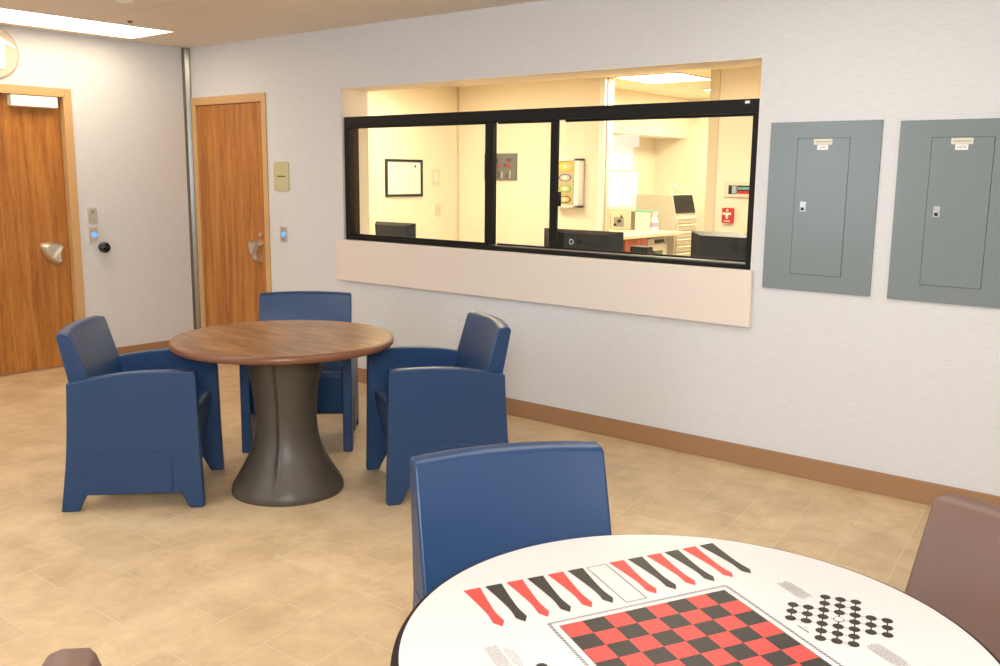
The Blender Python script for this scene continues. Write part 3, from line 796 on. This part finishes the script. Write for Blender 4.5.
MB().prism([(-.08, 0), (.10, 0), (.10, .25), (.06, .27), (-.04, .20)], 'x', -.09, .04, M_blackp).build('body', e, bevel=.008)
MB().box((-.085, -.02, .25), (.04, .06, .29), M_blackp2).build('handset', e, bevel=.01)

# alcove: counter run with cupboard, small fridge, medication cabinet
ct = empty('base_cabinet', (1.68, 2.83, 0), 'cherry base cabinet with open bays in the alcove', 'cabinet')
q = MB(); q.box((0, 0, 0), (.57, .02, .89), M_cherry).box((0, .70, 0), (.57, .72, .89), M_cherry).box((0, .02, 0), (.02, .70, .89), M_cherry).box((.02, .02, .48), (.55, .70, .50), M_cherry).box((.02, .02, .0), (.57, .70, .06), M_cherry).box((.55, .30, .06), (.57, .34, .89), M_cherry)
q.build('carcass', ct)
MB().box((.551, .345, .062), (.571, .695, .885), M_cherry).build('door', ct, bevel=.002)
MB().box((XB+.002, 2.83, .89), (2.27, 4.22, .925), M_counter).build('countertop', bevel=.004, label='cream countertop in the alcove behind the station', cat='countertop')
fr = empty('small_fridge', (1.67, 3.57, 0), 'small white glass door fridge under the alcove counter', 'fridge')
MB().box((0, 0, 0), (.50, .45, .86), M_white).build('body', fr, bevel=.004)
q = MB(); q.box((.50, 0, .02), (.53, .06, .80), M_white).box((.50, .39, .02), (.53, .45, .80), M_white).box((.50, .06, .74), (.53, .39, .80), M_white).box((.50, .06, .02), (.53, .39, .09), M_white)
q.build('door', fr, bevel=.003)
MB().box((.505, .06, .09), (.515, .39, .74), mat('fridge_glass', (110, 122, 96), .15)).build('glass', fr)
MB().box((.50, .25, .815), (.512, .42, .85), M_blackp).build('control_strip', fr)

# things on the countertop
ZC = .925
e = empty('steel_dispenser', (1.73, 4.00, ZC), 'grey metal box appliance at the left end of the alcove counter', 'appliance')
MB().box((-.17, -.06, 0), (.08, .12, .20), M_steel2).build('body', e, bevel=.01)
q = MB(); q.box((-.12, -.064, .03), (.0, -.06, .13), mat('appliance_face', (150, 146, 138), .4)).cyl((-.05, -.07, .09), .018, .02, 'y', M_blackp, 16).cyl((-.10, -.07, .05), .014, .02, 'y', M_blackp, 16).box((-.04, -.066, .12), (-.02, -.06, .15), M_blackp)
q.build('controls', e)
e = empty('black_can', (1.50, 3.99, ZC), 'black rounded canister left of the metal box appliance', 'canister')
MB().lathe([(.030, 0), (.036, .01), (.040, .08), (.036, .15), (.020, .165)], M_blackp, 24).build('body', e, smooth=True); MB().cyl((0, 0, .17), .016, .015, 'z', M_blackp2, 16).build('cap', e)
e = empty('storage_tub', (1.90, 4.03, ZC), 'translucent white tub with green lid on the alcove counter', 'container')
MB().box((-.06, -.055, 0), (.06, .055, .19), mat('tub_plastic', (226, 220, 208), .3)).build('tub', e, bevel=.008); MB().box((-.068, -.063, .19), (.068, .063, .208), mat('green_lid', (120, 200, 170), .4)).build('lid', e, bevel=.004)
e = empty('spray_bottle', (2.06, 4.0, ZC), 'white cleaner bottle at the right of the green lidded tub', 'bottle')
MB().lathe([(.038, 0), (.040, .01), (.040, .09), (.034, .12), (.018, .15), (.015, .165)], M_white, 24).build('body', e, smooth=True)
q = MB(); q.box((-.02, -.015, .165), (.03, .015, .195), M_white).cyl((0, 0, .17), .017, .02, 'z', M_white, 16); q.build('spray_head', e, bevel=.004)
q = MB(); q.cyl((0, 0, .065), .0405, .05, 'z', mat('purple_label', (170, 150, 190), .5), 24); q.build('label_band', e)

# medication cabinet: drawer face looks towards +x
mc = empty('medication_cabinet', (2.14, 4.28, 0), 'large grey dispensing cabinet with slanted black screen and drawers', 'cabinet')
q = MB(); q.box((-.48, 0, 0), (0, .46, 1.08), M_cab).prism([(-.48, 1.08), (0, 1.08), (-.05, 1.29), (-.48, 1.29)], 'y', 0, .46, M_cab)
q.build('body', mc, bevel=.006)
q = MB(); q.box((-.42, -.012, .42), (-.10, 0, .90), M_cabl).box((-.38, -.016, .80), (-.18, -.012, .84), M_cab); q.build('side_hatch', mc, bevel=.003)
MB().box((-.25, -.05, .78), (-.10, -.012, .80), M_blackp2).build('side_bracket', mc)
q = MB(); s0 = Vector((.003, 1.10)); s1 = Vector((-.046, 1.285))
q.prism([(s0.x, s0.y), (s1.x, s1.y), (s1.x-.01, s1.y), (s0.x-.01, s0.y)], 'y', .02, .44, M_screen).build('screen', mc)
for i in range(11):
    z = 1.07-(i+1)*.075
    d = MB(); d.box((0, .02, z), (.022, .44, z+.062), M_cabl).prism([(.022, z+.04), (.036, z+.05), (.022, z+.06)], 'y', .05, .41, M_cabl)
    d.build('drawer', mc, bevel=.002)
e = empty('desk_lamp', (2.02, 4.40, 1.29), 'tiny curved white lamp on top of the grey dispensing cabinet', 'lamp')
MB().cyl((0, 0, .006), .03, .012, 'z', M_white, 20).build('base', e)
MB().cyl((0, 0, .045), .006, .08, 'z', M_white, 10).build('stem', e)
q = MB()
for i in range(8):
    a0_ = PI*(.15+.7*i/8); a1_ = PI*(.15+.7*(i+1)/8)
    q.prism([(.07*math.cos(a0_), .055+.045*math.sin(a0_)), (.07*math.cos(a1_), .055+.045*math.sin(a1_)), (.06*math.cos(a1_), .050+.040*math.sin(a1_)), (.06*math.cos(a0_), .050+.040*math.sin(a0_))], 'y', -.02, .02, mat('pale_blue_shade', (170, 195, 225), .3) if i < 3 else M_white)
q.build('shade', e)

# ------------------------------------------------------------------ lighting / colour
wd = bpy.data.worlds.new('world'); sc.world = wd; wd.use_nodes = True
wd.node_tree.nodes['Background'].inputs['Color'].default_value = (.9, .95, 1, 1); wd.node_tree.nodes['Background'].inputs['Strength'].default_value = .5
def area(name, loc, rot, sx, sy, power, col):
    l = bpy.data.lights.new(name, 'AREA'); l.shape = 'RECTANGLE'; l.size = sx; l.size_y = sy; l.energy = power; l.color = col
    o = bpy.data.objects.new(name, l); C.objects.link(o); o.location = loc; o.rotation_euler = rot; return o
# camera flash bounced off the ceiling and wall behind the photographer
area('flash', (7.25, -4.95, 1.95), (math.radians(84), 0, math.radians(39)), .8, .6, 112, (.93, .965, 1))
vs = sc.view_settings; vs.view_transform = 'Standard'; vs.look = 'None'; vs.gamma = 1; vs.exposure = 0.06; vs.use_curve_mapping = False
